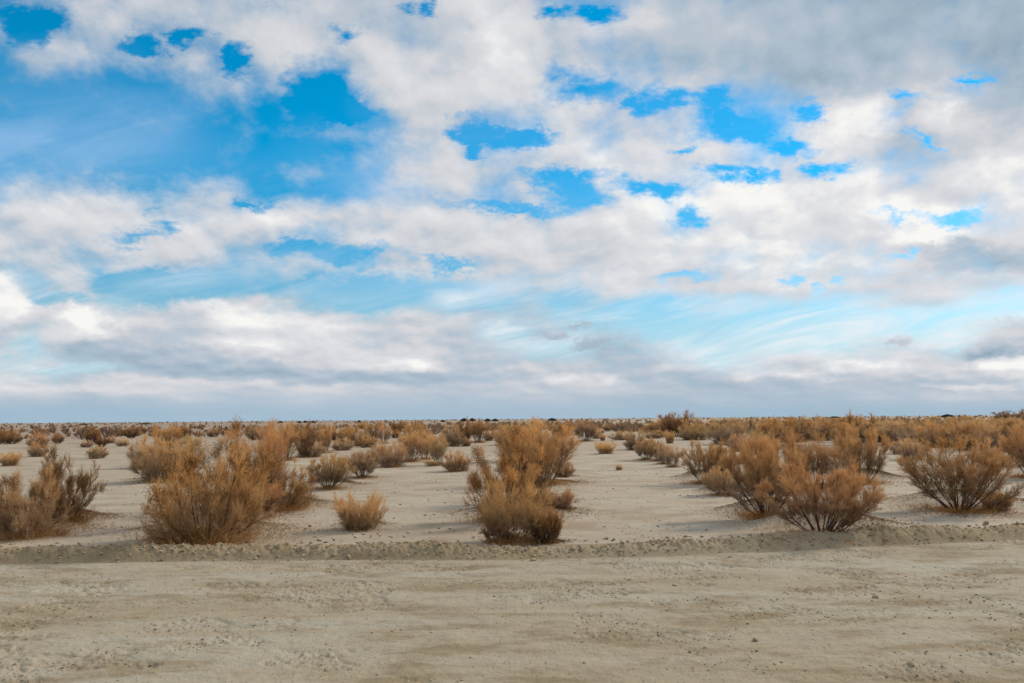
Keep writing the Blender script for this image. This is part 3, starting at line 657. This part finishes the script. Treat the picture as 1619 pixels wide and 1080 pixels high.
def tubes(P, R0, R1, sides):
    N, K, _ = P.shape
    T = np.zeros_like(P); T[:, :-1] = P[:, 1:]-P[:, :-1]; T[:, -1] = T[:, -2]; T = nrm(T)
    ref = np.array([0.31, 0.87, 0.05]); a = nrm(np.cross(T, ref)); b = np.cross(T, a)
    rr = (R0[:, None]*(1-np.linspace(0, 1, K))+R1[:, None]*np.linspace(0, 1, K))
    th = np.arange(sides)*2*math.pi/sides
    V_ = P[:, :, None]+rr[:, :, None, None]*(np.cos(th)[:, None]*a[:, :, None]+np.sin(th)[:, None]*b[:, :, None])
    base = (np.arange(N)*K*sides)[:, None, None]; kk = (np.arange(K-1)*sides)[None, :, None]; jj = np.arange(sides)[None, None]
    j1_ = (jj+1) % sides
    Q = np.stack([base+kk+jj, base+kk+j1_, base+kk+sides+j1_, base+kk+sides+jj], -1).reshape(-1, 4)
    return V_.reshape(-1, 3), Q
def blades(g, P, wd):
    """thin tapering twigs, P is N x 3 x 3"""
    N = len(P); T = nrm(P[:, 2]-P[:, 0]); s = nrm(np.cross(T, g.normal(0, 1, T.shape)))*wd[:, None]*0.5
    V_ = np.stack([P[:, 0]-s, P[:, 0]+s, P[:, 1]+s*0.9, P[:, 1]-s*0.9, P[:, 2]], 1).reshape(-1, 3)
    b = np.arange(N)[:, None]*5
    return V_, b+np.array([[0, 1, 2, 3]]), b+np.array([[3, 2, 4]])
# n stems, tilt range, stem length law, upward pull, children counts, twig length and width
KIND = dict(
 F=dict(dome=0.15, n=26, tilt=68, base=0.08, trop=0.10, c=(12, 8, 22), tw=(0.095, 0.0031), l2=0.30, l3=0.16, t2=0.26, H=1.45, wr=0.011, lo=0.90, ug=(1500, 0.15)),
 W=dict(dome=0.25, wig=0.07, n=26, tilt=84, base=0.32, trop=0.05, c=(10, 8, 18), tw=(0.080, 0.0037), l2=0.36, l3=0.18, t2=0.08, H=1.4, wr=0.009, lo=0.66, ug=(3000, 0.20)),
 B=dict(dome=0.36, n=34, tilt=80, base=0.14, trop=0.07, c=(9, 6, 12), tw=(0.09, 0.0036), l2=0.30, l3=0.16, t2=0.12, H=1.0, wr=0.006, lo=0.9, ug=(500, 0.12)),
 C=dict(n=20, tilt=34, base=0.20, trop=0.10, c=(10, 7, 13), tw=(0.12, 0.0038), l2=0.30, l3=0.20, t2=0.16, H=1.6, wr=0.009, lo=0.75, ug=(900, 0.2)),
 D=dict(n=95, tilt=34, base=0.24, trop=0.0, c=(6, 4, 4), tw=(0.06, 0.0034), l2=0.20, l3=0.09, t2=0.10, H=0.6, wr=0.0025, lo=0.42, ug=(200, 0.05)),
 E=dict(dome=0.30, n=24, tilt=66, base=0.12, trop=0.12, c=(8, 6, 12), tw=(0.10, 0.0055), l2=0.30, l3=0.16, t2=0.10, H=1.2, wr=0.010, lo=0.7, ug=(0, 0)),
 S=dict(n=110, tilt=38, base=0.26, trop=0.03, c=(7, 4, 4), tw=(0.07, 0.0040), l2=0.24, l3=0.10, t2=0.06, H=0.6, wr=0.003, lo=0.55, ug=(500, 0.08)),
 T=dict(dome=0.2, wig=0.08, n=20, tilt=56, base=0.26, trop=0.06, c=(10, 7, 12), tw=(0.07, 0.0032), l2=0.34, l3=0.16, t2=0.18, H=1.0, wr=0.006, lo=0.6, ug=(1300, 0.12)),
 L=dict(dome=0.30, n=24, tilt=78, base=0.16, trop=0.07, c=(7, 4, 8), tw=(0.14, 0.011), l2=0.30, l3=0.18, t2=0.08, H=1.2, wr=0.012, lo=0.75, ug=(0, 0)),
)
def shrub_proto(code):
    k = KIND[code[0]]; seed = int(code[1])*101+ord(code[0])*7
    g = np.random.default_rng(seed)
    n = k['n']; H = k['H']
    tw = 1.0
    if code == 'F3': n, tw = 22, 1.0
    if code == 'F5': n = 22
    th = (np.arange(n)+g.uniform(-0.35, 0.35, n))*2*math.pi*0.381966
    ti = np.radians(k['tilt']*np.sqrt((np.arange(n)+0.5)/n))*g.uniform(0.8, 1.1, n)
    if code[0] in 'WC':                      # stems gather in a few bunches
        th = np.round(th/(2*math.pi/5))*(2*math.pi/5)+g.normal(0, 0.35, n)
    d = np.stack([np.sin(ti)*np.cos(th), np.sin(ti)*np.sin(th), np.cos(ti)], -1)
    b = k['base']*np.sqrt(g.uniform(0, 1, n))
    st = np.stack([b*np.cos(th), b*np.sin(th), np.full(n, -0.04)], -1)
    lo = k['lo']
    L = H*g.uniform(lo, 1.05, n)*(1.0-k.get('dome', 0.12)*np.sin(ti)**2)
    S1 = grow(g, st, d, L, 7, k['trop'], k.get('wig', 0.05))
    c2, c3, c4 = k['c']
    S2, t2 = sprout(g, S1, c2, k['t2'], 0.97, 14, 38, lambda t, i: L[i]*k['l2']*(1.25-0.8*t), 4, k['trop']*0.9, 0.07)
    S3, t3 = sprout(g, S2, c3, 0.12, 0.98, 18, 46, lambda t, i: np.full(len(t), k['l3']), 3, 0.10, 0.10)
    T1, t4 = sprout(g, S3, c4, 0.10, 1.0, 12, 48, lambda t, i: np.full(len(t), k['tw'][0]), 2, 0.16, 0.12)
    T2, _ = sprout(g, S2, 7, 0.35, 1.0, 12, 40, lambda t, i: np.full(len(t), k['tw'][0]*1.1), 2, 0.16, 0.12)
    T3, _ = sprout(g, S1, 16, 0.55, 1.0, 12, 40, lambda t, i: np.full(len(t), k['tw'][0]*1.2), 2, 0.16, 0.12)
    TW = np.concatenate([T1, T2, T3])
    far = code[0] == 'L'
    w1 = k['wr']
    va, qa = tubes(S1, np.full(n, w1)*g.uniform(0.8, 1.5, n), np.full(n, w1*0.25), 3 if far else 5)
    vb, qb = tubes(S2, np.full(len(S2), w1*0.42), np.full(len(S2), w1*0.16), 3)
    vw = np.concatenate([va, vb]); qw = np.concatenate([qa, qb+len(va)])
    if far: vc, tcq = None, None
    S3b = S3[:, [0, 1, 3]]
    v3, q3, t3_ = blades(g, S3b, np.full(len(S3b), k['tw'][1]*1.1))
    vt, qt, tt = blades(g, TW, k['tw'][1]*g.uniform(0.6, 1.3, len(TW)))
    vv = np.concatenate([v3, vt]); qq = np.concatenate([q3, qt+len(v3)]); tr = np.concatenate([t3_, tt+len(v3)])
    vv[:, 2] = np.where(vv[:, 2] < 0.0, np.abs(vv[:, 2])*0.25, vv[:, 2])
    # size
    top = np.percentile(vv[:, 2], 99.4 if code[0] == 'W' else 98.8); half = 0.5*(np.percentile(vv[:, 0], 98)-np.percentile(vv[:, 0], 2)+np.percentile(vv[:, 1], 98)-np.percentile(vv[:, 1], 2))
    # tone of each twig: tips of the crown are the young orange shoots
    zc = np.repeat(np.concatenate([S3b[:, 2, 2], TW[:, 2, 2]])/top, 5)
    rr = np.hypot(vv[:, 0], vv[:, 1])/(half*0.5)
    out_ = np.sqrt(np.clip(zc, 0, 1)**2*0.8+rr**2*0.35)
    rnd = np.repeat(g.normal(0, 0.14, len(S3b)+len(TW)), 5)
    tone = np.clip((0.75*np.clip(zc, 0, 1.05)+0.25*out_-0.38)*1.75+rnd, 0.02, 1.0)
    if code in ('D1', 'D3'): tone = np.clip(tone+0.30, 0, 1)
    if code[0] == 'W': tone = np.clip(tone+0.26, 0, 1)
    tonew = np.clip(vw[:, 2]/top*0.9, 0, 1)
    res = dict(top=top, wid=half)
    if far:
        res['one'] = mesh_np('shrub_'+'far', np.concatenate([vv, vw]), np.concatenate([qq, qw+len(vv)]), tr, M_twig, False, np.concatenate([tone, tonew*0.2]))
    else:
        res['branches'] = mesh_np('branches', vw, qw, None, M_wood, False, tonew)
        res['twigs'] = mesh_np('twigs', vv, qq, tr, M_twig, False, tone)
        nu, hu = k['ug']
        if nu:
            # low brush and wind-blown twigs caught round the foot
            rr_ = np.abs(g.normal(0, 0.26*half, nu)); aa = g.uniform(0, 6.28, nu)
            bunch = 0.5+vnoise(rr_*np.cos(aa)*7/half+9, rr_*np.sin(aa)*7/half+3, seed)
            q = np.stack([rr_*np.cos(aa), rr_*np.sin(aa), np.full(nu, -0.01)], -1)
            dd = nrm(np.stack([np.cos(aa)*0.7, np.sin(aa)*0.7, np.full(nu, 0.9)], -1)+g.normal(0, 0.35, (nu, 3)))
            U1 = grow(g, q, dd, hu*g.uniform(0.4, 1.2, nu)*bunch, 4, 0.05, 0.16)
            U2, _ = sprout(g, U1, 5, 0.2, 1.0, 15, 55, lambda t, i: np.full(len(t), 0.055), 2, 0.06, 0.15)
            UU = np.concatenate([U1[:, [0, 2, 4]], U2])
            vu, qu, tu = blades(g, UU, g.uniform(0.003, 0.006, len(UU)))
            vu[:, 2] = np.maximum(vu[:, 2], -0.03)
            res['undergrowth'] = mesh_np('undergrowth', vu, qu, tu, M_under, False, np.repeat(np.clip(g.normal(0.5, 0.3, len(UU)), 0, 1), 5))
        if code[0] == 'W':
            # dense dead clumps hanging in the crown
            m = {'W1': 9, 'W2': 7, 'W3': 14, 'W4': 14, 'W5': 18}.get(code, 8)
            cand = S2[g.permutation(len(S2))[:m*3]]; cand = cand[np.argsort(-cand[:, -1, 2])][:m]
            cs = []
            for c in cand:
                q = c[-1]+g.normal(0, 0.065, (330, 3))*np.array([1.3, 1.3, 0.9])
                dd = nrm(g.normal(0, 1, (330, 3))+np.array([0, 0, 0.5]))
                cs.append(grow(g, q, dd, g.uniform(0.04, 0.10, 330), 2, 0.1, 0.2))
            cs = np.concatenate(cs)
            vcl, qcl, tcl = blades(g, cs, g.uniform(0.004, 0.008, len(cs)))
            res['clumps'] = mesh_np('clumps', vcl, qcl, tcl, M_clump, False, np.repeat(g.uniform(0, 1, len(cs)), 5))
    return res
PROTO = {}
def proto(code):
    if code not in PROTO: PROTO[code] = shrub_proto(code)
    return PROTO[code]
rp = np.random.default_rng(5)
COUNT = {}
def put_shrub(px, py, wd, ht, kind, tone, label, group):
    p = proto(kind)
    x, y = ground_at(px, py)
    z = float(height(np.array([x]), np.array([y]))[0])
    if y < 50:                                # keep the foot where it shows once it stands on its mound
        x, y = ground_at(px, py, z*0.6)
        z = float(height(np.array([x]), np.array([y]))[0])
    dist = y*math.cos(PITCH)
    W = wd*dist/F*(0.94 if kind[0] in 'FW' else 1.0); Hh = max(ht*dist/F - max(z, 0)*0.5, 0.15)
    sx_ = W/p['wid']; sz = Hh/p['top']
    name = {'F': 'desert_shrub', 'W': 'desert_shrub', 'B': 'round_shrub', 'C': 'tall_shrub', 'D': 'tufted_shrub', 'E': 'desert_shrub', 'S': 'tufted_shrub', 'T': 'twiggy_shrub', 'L': 'distant_shrub'}[kind[0]]
    t = TONE[tone]; v = rp.uniform(0.9, 1.12)
    colr = (t[0]*v, t[1]*v*rp.uniform(0.96, 1.04), t[2]*v*rp.uniform(0.9, 1.1), 1.0)
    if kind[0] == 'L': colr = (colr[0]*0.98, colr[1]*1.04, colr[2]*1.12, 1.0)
    rz = rp.uniform(0, 2*math.pi)
    if 'one' in p:
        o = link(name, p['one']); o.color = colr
    else:
        o = bpy.data.objects.new(name, None); sc.collection.objects.link(o); o.empty_display_size = 0.2
        for nm in ('branches', 'twigs', 'undergrowth', 'clumps'):
            if nm in p:
                c = link(nm if nm != 'clumps' else 'dead_clumps', p[nm], o); c.color = colr if nm != 'branches' else (1, 1, 1, 1)
    o.location = (x, y, z-0.01)
    o.rotation_euler = (0, 0, rz)
    o.scale = (sx_, sx_, sz)
    o['label'] = label; o['category'] = 'shrub'; o['group'] = group
    return o
for (px, py, wd, ht, kind, tone, lab) in BIG:
    put_shrub(px, py, wd, ht, kind, tone, lab, 'dry shrubs scattered over the desert plain')
ORD = ['first', 'second', 'third', 'fourth', 'fifth', 'sixth', 'seventh', 'eighth', 'ninth', 'tenth', 'eleventh', 'twelfth', 'thirteenth', 'fourteenth', 'fifteenth', 'sixteenth', 'seventeenth', 'eighteenth', 'nineteenth', 'twentieth']
groups = {}
for f in FILL: groups.setdefault((f[6], f[5]), []).append(f)
for (sector, tone), fs in groups.items():
    fs.sort(key=lambda q: q[0])
    for i, f in enumerate(fs):
        lab = '%s %s shrub %s' % ('small distant', KW[tone], sector)
        if len(fs) > 1: lab += ', %s from left' % ORD[min(i, 19)]
        put_shrub(f[0], f[1], f[2], f[3], f[4], tone, lab, 'small distant shrubs')
NSHRUB = len(BIG)+len(FILL)
print('shrubs', NSHRUB)

# the scrub too far and too small to tell apart: one object
def scrub():
    g = np.random.default_rng(77)
    n = 6500
    d = np.exp(g.uniform(math.log(95), math.log(3400), n)); a = g.uniform(-0.80, 0.80, n)
    x = d*np.sin(a); y = d*np.cos(a)
    dens = fbm(x*0.012, y*0.006, 3, 61)
    keep = dens+0.2*np.sin(a*1.0) > g.uniform(0.25, 0.75, n)
    x, y, d = x[keep], y[keep], d[keep]; n = len(x)
    m = 34
    z = height(x, y)
    H = g.uniform(0.35, 1.25, n)*(1+0.5*(d > 700)+1.6*(d > 1500)); W = H*g.uniform(0.5, 1.1, n)
    th = g.uniform(0, 2*math.pi, (n, m)); ti = np.radians(g.uniform(2, 75, (n, m)))
    L = H[:, None]*g.uniform(0.6, 1.05, (n, m))
    dr = np.stack([np.sin(ti)*np.cos(th)*(W/H)[:, None]*1.2, np.sin(ti)*np.sin(th)*(W/H)[:, None]*1.2, np.cos(ti)], -1)
    st = np.stack([np.repeat(x[:, None], m, 1), np.repeat(y[:, None], m, 1), np.repeat(z[:, None]-0.03, m, 1)], -1)+dr*0.15*L[..., None]
    P_ = grow(g, st.reshape(-1, 3), nrm(dr).reshape(-1, 3), (L*np.linalg.norm(dr, axis=-1)).ravel(), 2, 0.15, 0.12)
    w_ = np.repeat(np.clip(H*0.16, 0.05, 0.3), m)*g.uniform(0.5, 1.3, n*m)
    # widest past the middle so that a crown forms
    T = nrm(P_[:, 2]-P_[:, 0]); s = nrm(np.cross(T, g.normal(0, 1, T.shape)))*w_[:, None]*0.5
    V_ = np.stack([P_[:, 0]-s*0.2, P_[:, 0]+s*0.2, P_[:, 1]*0.3+P_[:, 2]*0.7+s, P_[:, 1]*0.3+P_[:, 2]*0.7-s, P_[:, 2]], 1).reshape(-1, 3)
    b = np.arange(len(P_))[:, None]*5
    tone = np.repeat(np.repeat(g.uniform(0.0, 0.9, n), m)+g.normal(0, 0.1, n*m), 5)
    o = link('distant_scrub', mesh_np('distant_scrub', V_, b+np.array([[0, 1, 2, 3]]), b+np.array([[3, 2, 4]]), M_twig, False, np.clip(tone, 0, 1)))
    o.color = (0.62, 0.58, 0.60, 1)
    o['kind'] = 'stuff'; o['label'] = 'low brown scrub dotting the plain out to the horizon'; o['category'] = 'scrub'
scrub()

# small dark trees on the skyline
def leaf_cloud(g, n, rx, ry, rz, cz, size):
    q = nrm(g.normal(0, 1, (n, 3)))*(g.uniform(0.3, 1, n)**0.5)[:, None]*np.array([rx, ry, rz]); q[:, 2] = np.abs(q[:, 2])+cz
    d = nrm(g.normal(0, 1, (n, 3)))
    P_ = grow(g, q, d, np.full(n, size), 2, 0.0, 0.3)
    return P_
g_ = np.random.default_rng(9)
tm, tt_, tb = material('dark far foliage'); nn = tt_.noise(tt_.node('ShaderNodeNewGeometry').outputs['Position'], 0.8, 3, 0.6)
tt_.l.new(tt_.mix(nn, (0.035, 0.035, 0.03), (0.085, 0.075, 0.06)), tb.inputs['Base Color'])
P_ = np.concatenate([leaf_cloud(g_, 900, 1.0, 1.0, 0.62, 0.28, 0.16), leaf_cloud(g_, 300, 0.6, 0.6, 0.5, 0.55, 0.14)])
v_, q_, t_ = blades(g_, P_, np.full(len(P_), 0.09))
ME_crown = mesh_np('crown', v_, q_, t_, tm)
tp = grow(g_, np.zeros((4, 3)), nrm(np.array([[0, 0, 1], [0.3, 0.1, 1], [-0.25, 0.2, 1], [0.1, -0.3, 1.0]])), np.array([0.7, 0.6, 0.6, 0.6]), 4, 0.05, 0.05)
v_, q_ = tubes(tp, np.full(4, 0.07), np.full(4, 0.02), 5)
ME_trunk = mesh_np('trunk', v_, q_, None, M_wood, True, np.zeros(len(v_)))
TREES = [(136, 14, 3.2), (232, 26, 3), (444, 9, 5), (474, 8, 4.5), (483, 7, 5), (495, 12, 4), (568, 7, 5), (700, 9, 4.5), (733, 13, 7.5), (746, 12, 7.5), (770, 11, 6.5), (782, 13, 6), (871, 14, 6.5), (1240, 11, 3.5), (1316, 18, 5), (1494, 22, 7), (1512, 5, 6)]
for i, (px, wd, ht) in enumerate(TREES):
    d = 620.0; x = (px-PW/2)/F*d; y = d
    o = bpy.data.objects.new('distant_tree', None); sc.collection.objects.link(o)
    o.location = (x, y, float(height(np.array([x]), np.array([y]))[0])-0.1)
    o.scale = (wd*d/F/2.1, wd*d/F/2.1, ht*d/F/1.15); o.rotation_euler = (0, 0, i*1.3)
    link('trunk', ME_trunk, o); link('crown', ME_crown, o)
    o['label'] = 'tiny dark tree on the skyline, %s from the left of those on the horizon' % ORD[i]
    o['category'] = 'tree'; o['group'] = 'dark trees on the skyline'

# ------------------------------------------------------------------ stones, gravel, litter
def rock_mesh(seed, sub=2):
    import bmesh
    bm = bmesh.new(); bmesh.ops.create_icosphere(bm, subdivisions=sub, radius=1.0)
    g = np.random.default_rng(seed); ax = nrm(g.normal(0, 1, (9, 3))); dd = g.uniform(0.45, 0.85, 9)
    for v in bm.verts:
        c = np.array(v.co)
        for a, q in zip(ax, dd):
            e = c@a-q
            if e > 0: c = c-a*e*0.9
        c = c*(1+g.normal(0, 0.02)); v.co = c*np.array([1.0, 0.75, 0.55])
    me = bpy.data.meshes.new('stone'); bm.to_mesh(me); bm.free(); me.materials.append(M_stone)
    return me
ROCKS = [rock_mesh(s) for s in range(6)]
gs = np.random.default_rng(3)
def put_stone(px, py, size_px, label, group=None, tone=None):
    x, y = ground_at(px, py, 0.05); z = float(height(np.array([x]), np.array([y]))[0])
    x, y = ground_at(px, py, z); z = float(height(np.array([x]), np.array([y]))[0])
    o = link('stone', ROCKS[int(gs.integers(6))]); s = size_px*y/F*0.55
    o.location = (x, y, z+s*0.15); o.scale = (s, s, s*gs.uniform(0.7, 1.1)); o.rotation_euler = (gs.normal(0, 0.3), gs.normal(0, 0.3), gs.uniform(0, 6.28))
    o['label'] = label; o['category'] = 'stone'
    if group: o['group'] = group
for (px, py, s, lab) in [
    (376, 857, 11, 'largest pale stone on top of the bank below the big left clump'),
    (375, 864, 9, 'pale flat stone just under the largest one on the left bank'),
    (359, 861, 9, 'tan rounded stone left of the largest pale one on the bank'),
    (292, 861, 10, 'brownish stone on the bank below the left end of the big left clump'),
    (29, 869, 12, 'pale stone on the bank near the left edge'),
    (193, 870, 7, 'small white stone low on the left bank'),
    (205, 866, 7, 'small tan stone beside the small white one on the left bank'),
    (290, 876, 8, 'stone at the foot of the bank below the big left clump'),
    (194, 833, 7, 'lone pale stone on the sand between the two left clumps'),
    (504, 855, 10, 'ochre clod on the bank left of the lone golden shrub'),
    (556, 837, 6, 'small clod at the foot of the lone golden shrub'),
    (1326, 845, 12, 'tan angular stone on the bank below the widest right shrub'),
    (1236, 849, 9, 'pale angular stone on the bank left of the widest right shrub'),
    (1249, 852, 8, 'smaller pale stone right of the pale angular one on the right bank'),
    (1359, 844, 9, 'flat grey stone on the bank right of the tan angular one'),
    (1558, 830, 13, 'flat pale stone on the bank near the right edge'),
    (1545, 831, 7, 'small grey stone left of the flat pale one near the right edge'),
    (1067, 926, 10, 'dark clod on the road right of centre'),
    (1440, 1054, 16, 'pale half buried stone at the lower right of the road'),
    (1195, 1013, 13, 'half buried pale lump on the road right of centre'),
    (843, 886, 11, 'round clod at the foot of the bank right of the central clump'),
    (1116, 839, 7, 'pale clod on the sand behind the bank right of centre'),
    (1383, 945, 12, 'small grey lump on the road at right'),
]:
    put_stone(px, py, s, lab)
ZONES = ['at the left edge', 'below the far left shrubs', 'below the big left clump', 'left of the lone golden shrub', 'between golden shrub and central clump', 'just right of the central clump', 'right of centre', 'left of the big right clump', 'below the big right clump', 'near the right edge']
small = {}
for i in range(110):
    px = gs.uniform(0, 1619); x_, _ = ground_at(px, 870); yy = float(edge(np.array([x_]))[0])+gs.uniform(0.2, 0.6)
    small.setdefault(min(int(px/162), 9), []).append((px, hor(px)+(CAM_H-0.1)*F/yy, gs.uniform(3.5, 9.5)))
for zi, lst in small.items():
    lst.sort()
    for i, (px, py_, s_px) in enumerate(lst):
        put_stone(px, py_, s_px, 'small tan stone in the road bank %s, %s from left' % (ZONES[zi], ORD[min(i, 19)]), 'small stones in the road bank')

def gravel(name, n, sampler, smin, smax, label, kind_mat, seed):
    g = np.random.default_rng(seed)
    base = nrm(np.array([[1, 0, 0], [-1, 0, 0], [0, 1, 0], [0, -1, 0], [0, 0, 1], [0, 0, -1]], float))
    F_ = np.array([[0, 2, 4], [2, 1, 4], [1, 3, 4], [3, 0, 4], [2, 0, 5], [1, 2, 5], [3, 1, 5], [0, 3, 5]])
    x, y = sampler(g, n); n = len(x)
    z = height(x, y)
    s = smin+(smax-smin)*g.uniform(0, 1, n)**3
    V_ = base[None]*g.uniform(0.6, 1.2, (n, 6, 1))*np.array([1, 0.9, 0.6])+g.normal(0, 0.15, (n, 6, 3))
    a = g.uniform(0, 6.28, n); ca, sa = np.cos(a)[:, None], np.sin(a)[:, None]
    V_ = np.stack([V_[..., 0]*ca-V_[..., 1]*sa, V_[..., 0]*sa+V_[..., 1]*ca, V_[..., 2]], -1)*s[:, None, None]
    V_ = V_+np.stack([x, y, z+s*0.2], -1)[:, None]
    T_r = (F_[None]+(np.arange(n)*6)[:, None, None]).reshape(-1, 3)
    o = link(name, mesh_np(name, V_.reshape(-1, 3), None, T_r, kind_mat))
    o['kind'] = 'stuff'; o['label'] = label; o['category'] = 'gravel'
def samp_road(g, n):
    a = g.uniform(-0.72, 0.72, n); r_ = 5+7*g.uniform(0, 1, n)**0.8
    x, y = r_*np.sin(a), r_*np.cos(a); k = y < edge(x)-0.02
    x, y = x[k], y[k]; pn = fbm(x*1.3, y*1.9, 3, 33)
    k = sstep(0.46, 0.66, pn) > g.uniform(-0.12, 1, len(x)); return x[k], y[k]
def samp_bank(g, n):
    x = g.uniform(-9, 11, n); s = np.abs(g.normal(0.32, 0.20, n)); return x, edge(x)+s
def samp_plain(g, n):
    a = g.uniform(-0.72, 0.72, n); r_ = 10+22*g.uniform(0, 1, n)**1.3
    x, y = r_*np.sin(a), r_*np.cos(a); k = (y > edge(x)+1.0) & (fbm(x*0.5, y*0.5, 3, 71) > g.uniform(0.42, 0.75, len(x)))
    return x[k], y[k]
gravel('road_gravel', 19000, samp_road, 0.003, 0.017, 'fine gravel and crumbs on the dirt road', M_stone, 1)
gravel('bank_gravel', 4500, samp_bank, 0.004, 0.034, 'loose gravel and clods covering the road bank', M_stone, 2)
gravel('sand_gravel', 5000, samp_plain, 0.004, 0.020, 'scattered crumbs on the pale sand', M_stone, 4)

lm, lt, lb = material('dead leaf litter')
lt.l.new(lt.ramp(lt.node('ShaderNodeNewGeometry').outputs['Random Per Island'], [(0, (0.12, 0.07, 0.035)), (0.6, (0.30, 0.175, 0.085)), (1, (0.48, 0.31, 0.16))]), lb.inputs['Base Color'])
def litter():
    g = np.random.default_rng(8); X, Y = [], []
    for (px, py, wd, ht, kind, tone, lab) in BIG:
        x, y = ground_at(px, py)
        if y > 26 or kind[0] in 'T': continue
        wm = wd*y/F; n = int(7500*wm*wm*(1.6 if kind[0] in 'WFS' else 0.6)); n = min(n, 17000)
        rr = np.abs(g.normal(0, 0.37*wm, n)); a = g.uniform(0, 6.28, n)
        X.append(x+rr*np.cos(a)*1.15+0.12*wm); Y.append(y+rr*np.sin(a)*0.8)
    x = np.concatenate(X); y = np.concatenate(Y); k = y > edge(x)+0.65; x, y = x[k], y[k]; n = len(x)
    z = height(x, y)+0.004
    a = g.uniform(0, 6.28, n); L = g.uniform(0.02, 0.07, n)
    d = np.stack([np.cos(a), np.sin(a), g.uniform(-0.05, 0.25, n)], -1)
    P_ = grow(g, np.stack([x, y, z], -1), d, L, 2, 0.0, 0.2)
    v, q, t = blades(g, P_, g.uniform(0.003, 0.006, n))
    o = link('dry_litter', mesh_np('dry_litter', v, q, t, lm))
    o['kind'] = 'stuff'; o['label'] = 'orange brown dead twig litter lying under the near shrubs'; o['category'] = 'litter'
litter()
def flakes():
    g = np.random.default_rng(18)
    n = 4000; a = g.uniform(-0.70, 0.70, n); r_ = 11+18*g.uniform(0, 1, n)**1.4
    x, y = r_*np.sin(a), r_*np.cos(a)
    k = (y > edge(x)+0.9) & (fbm(x*0.9, y*1.6, 3, 81) > 0.56); x, y = x[k], y[k]
    n = len(x); z = height(x, y)+0.006
    a = g.normal(0, 0.5, n)+math.pi*(g.uniform(0, 1, n) > 0.5); L = g.uniform(0.02, 0.08, n)
    d = np.stack([np.cos(a), np.sin(a), g.uniform(0.0, 0.15, n)], -1)
    P_ = grow(g, np.stack([x, y, z], -1), d, L, 2, 0.0, 0.25)
    v, q, t = blades(g, P_, g.uniform(0.008, 0.022, n))
    m, tt, bb = material('weathered dark chips'); bb.inputs['Base Color'].default_value = (0.10, 0.085, 0.065, 1)
    o = link('dead_twigs', mesh_np('dead_twigs', v, q, t, m))
    o['kind'] = 'stuff'; o['label'] = 'dark dead twig chips strewn on the open sand'; o['category'] = 'debris'
flakes()
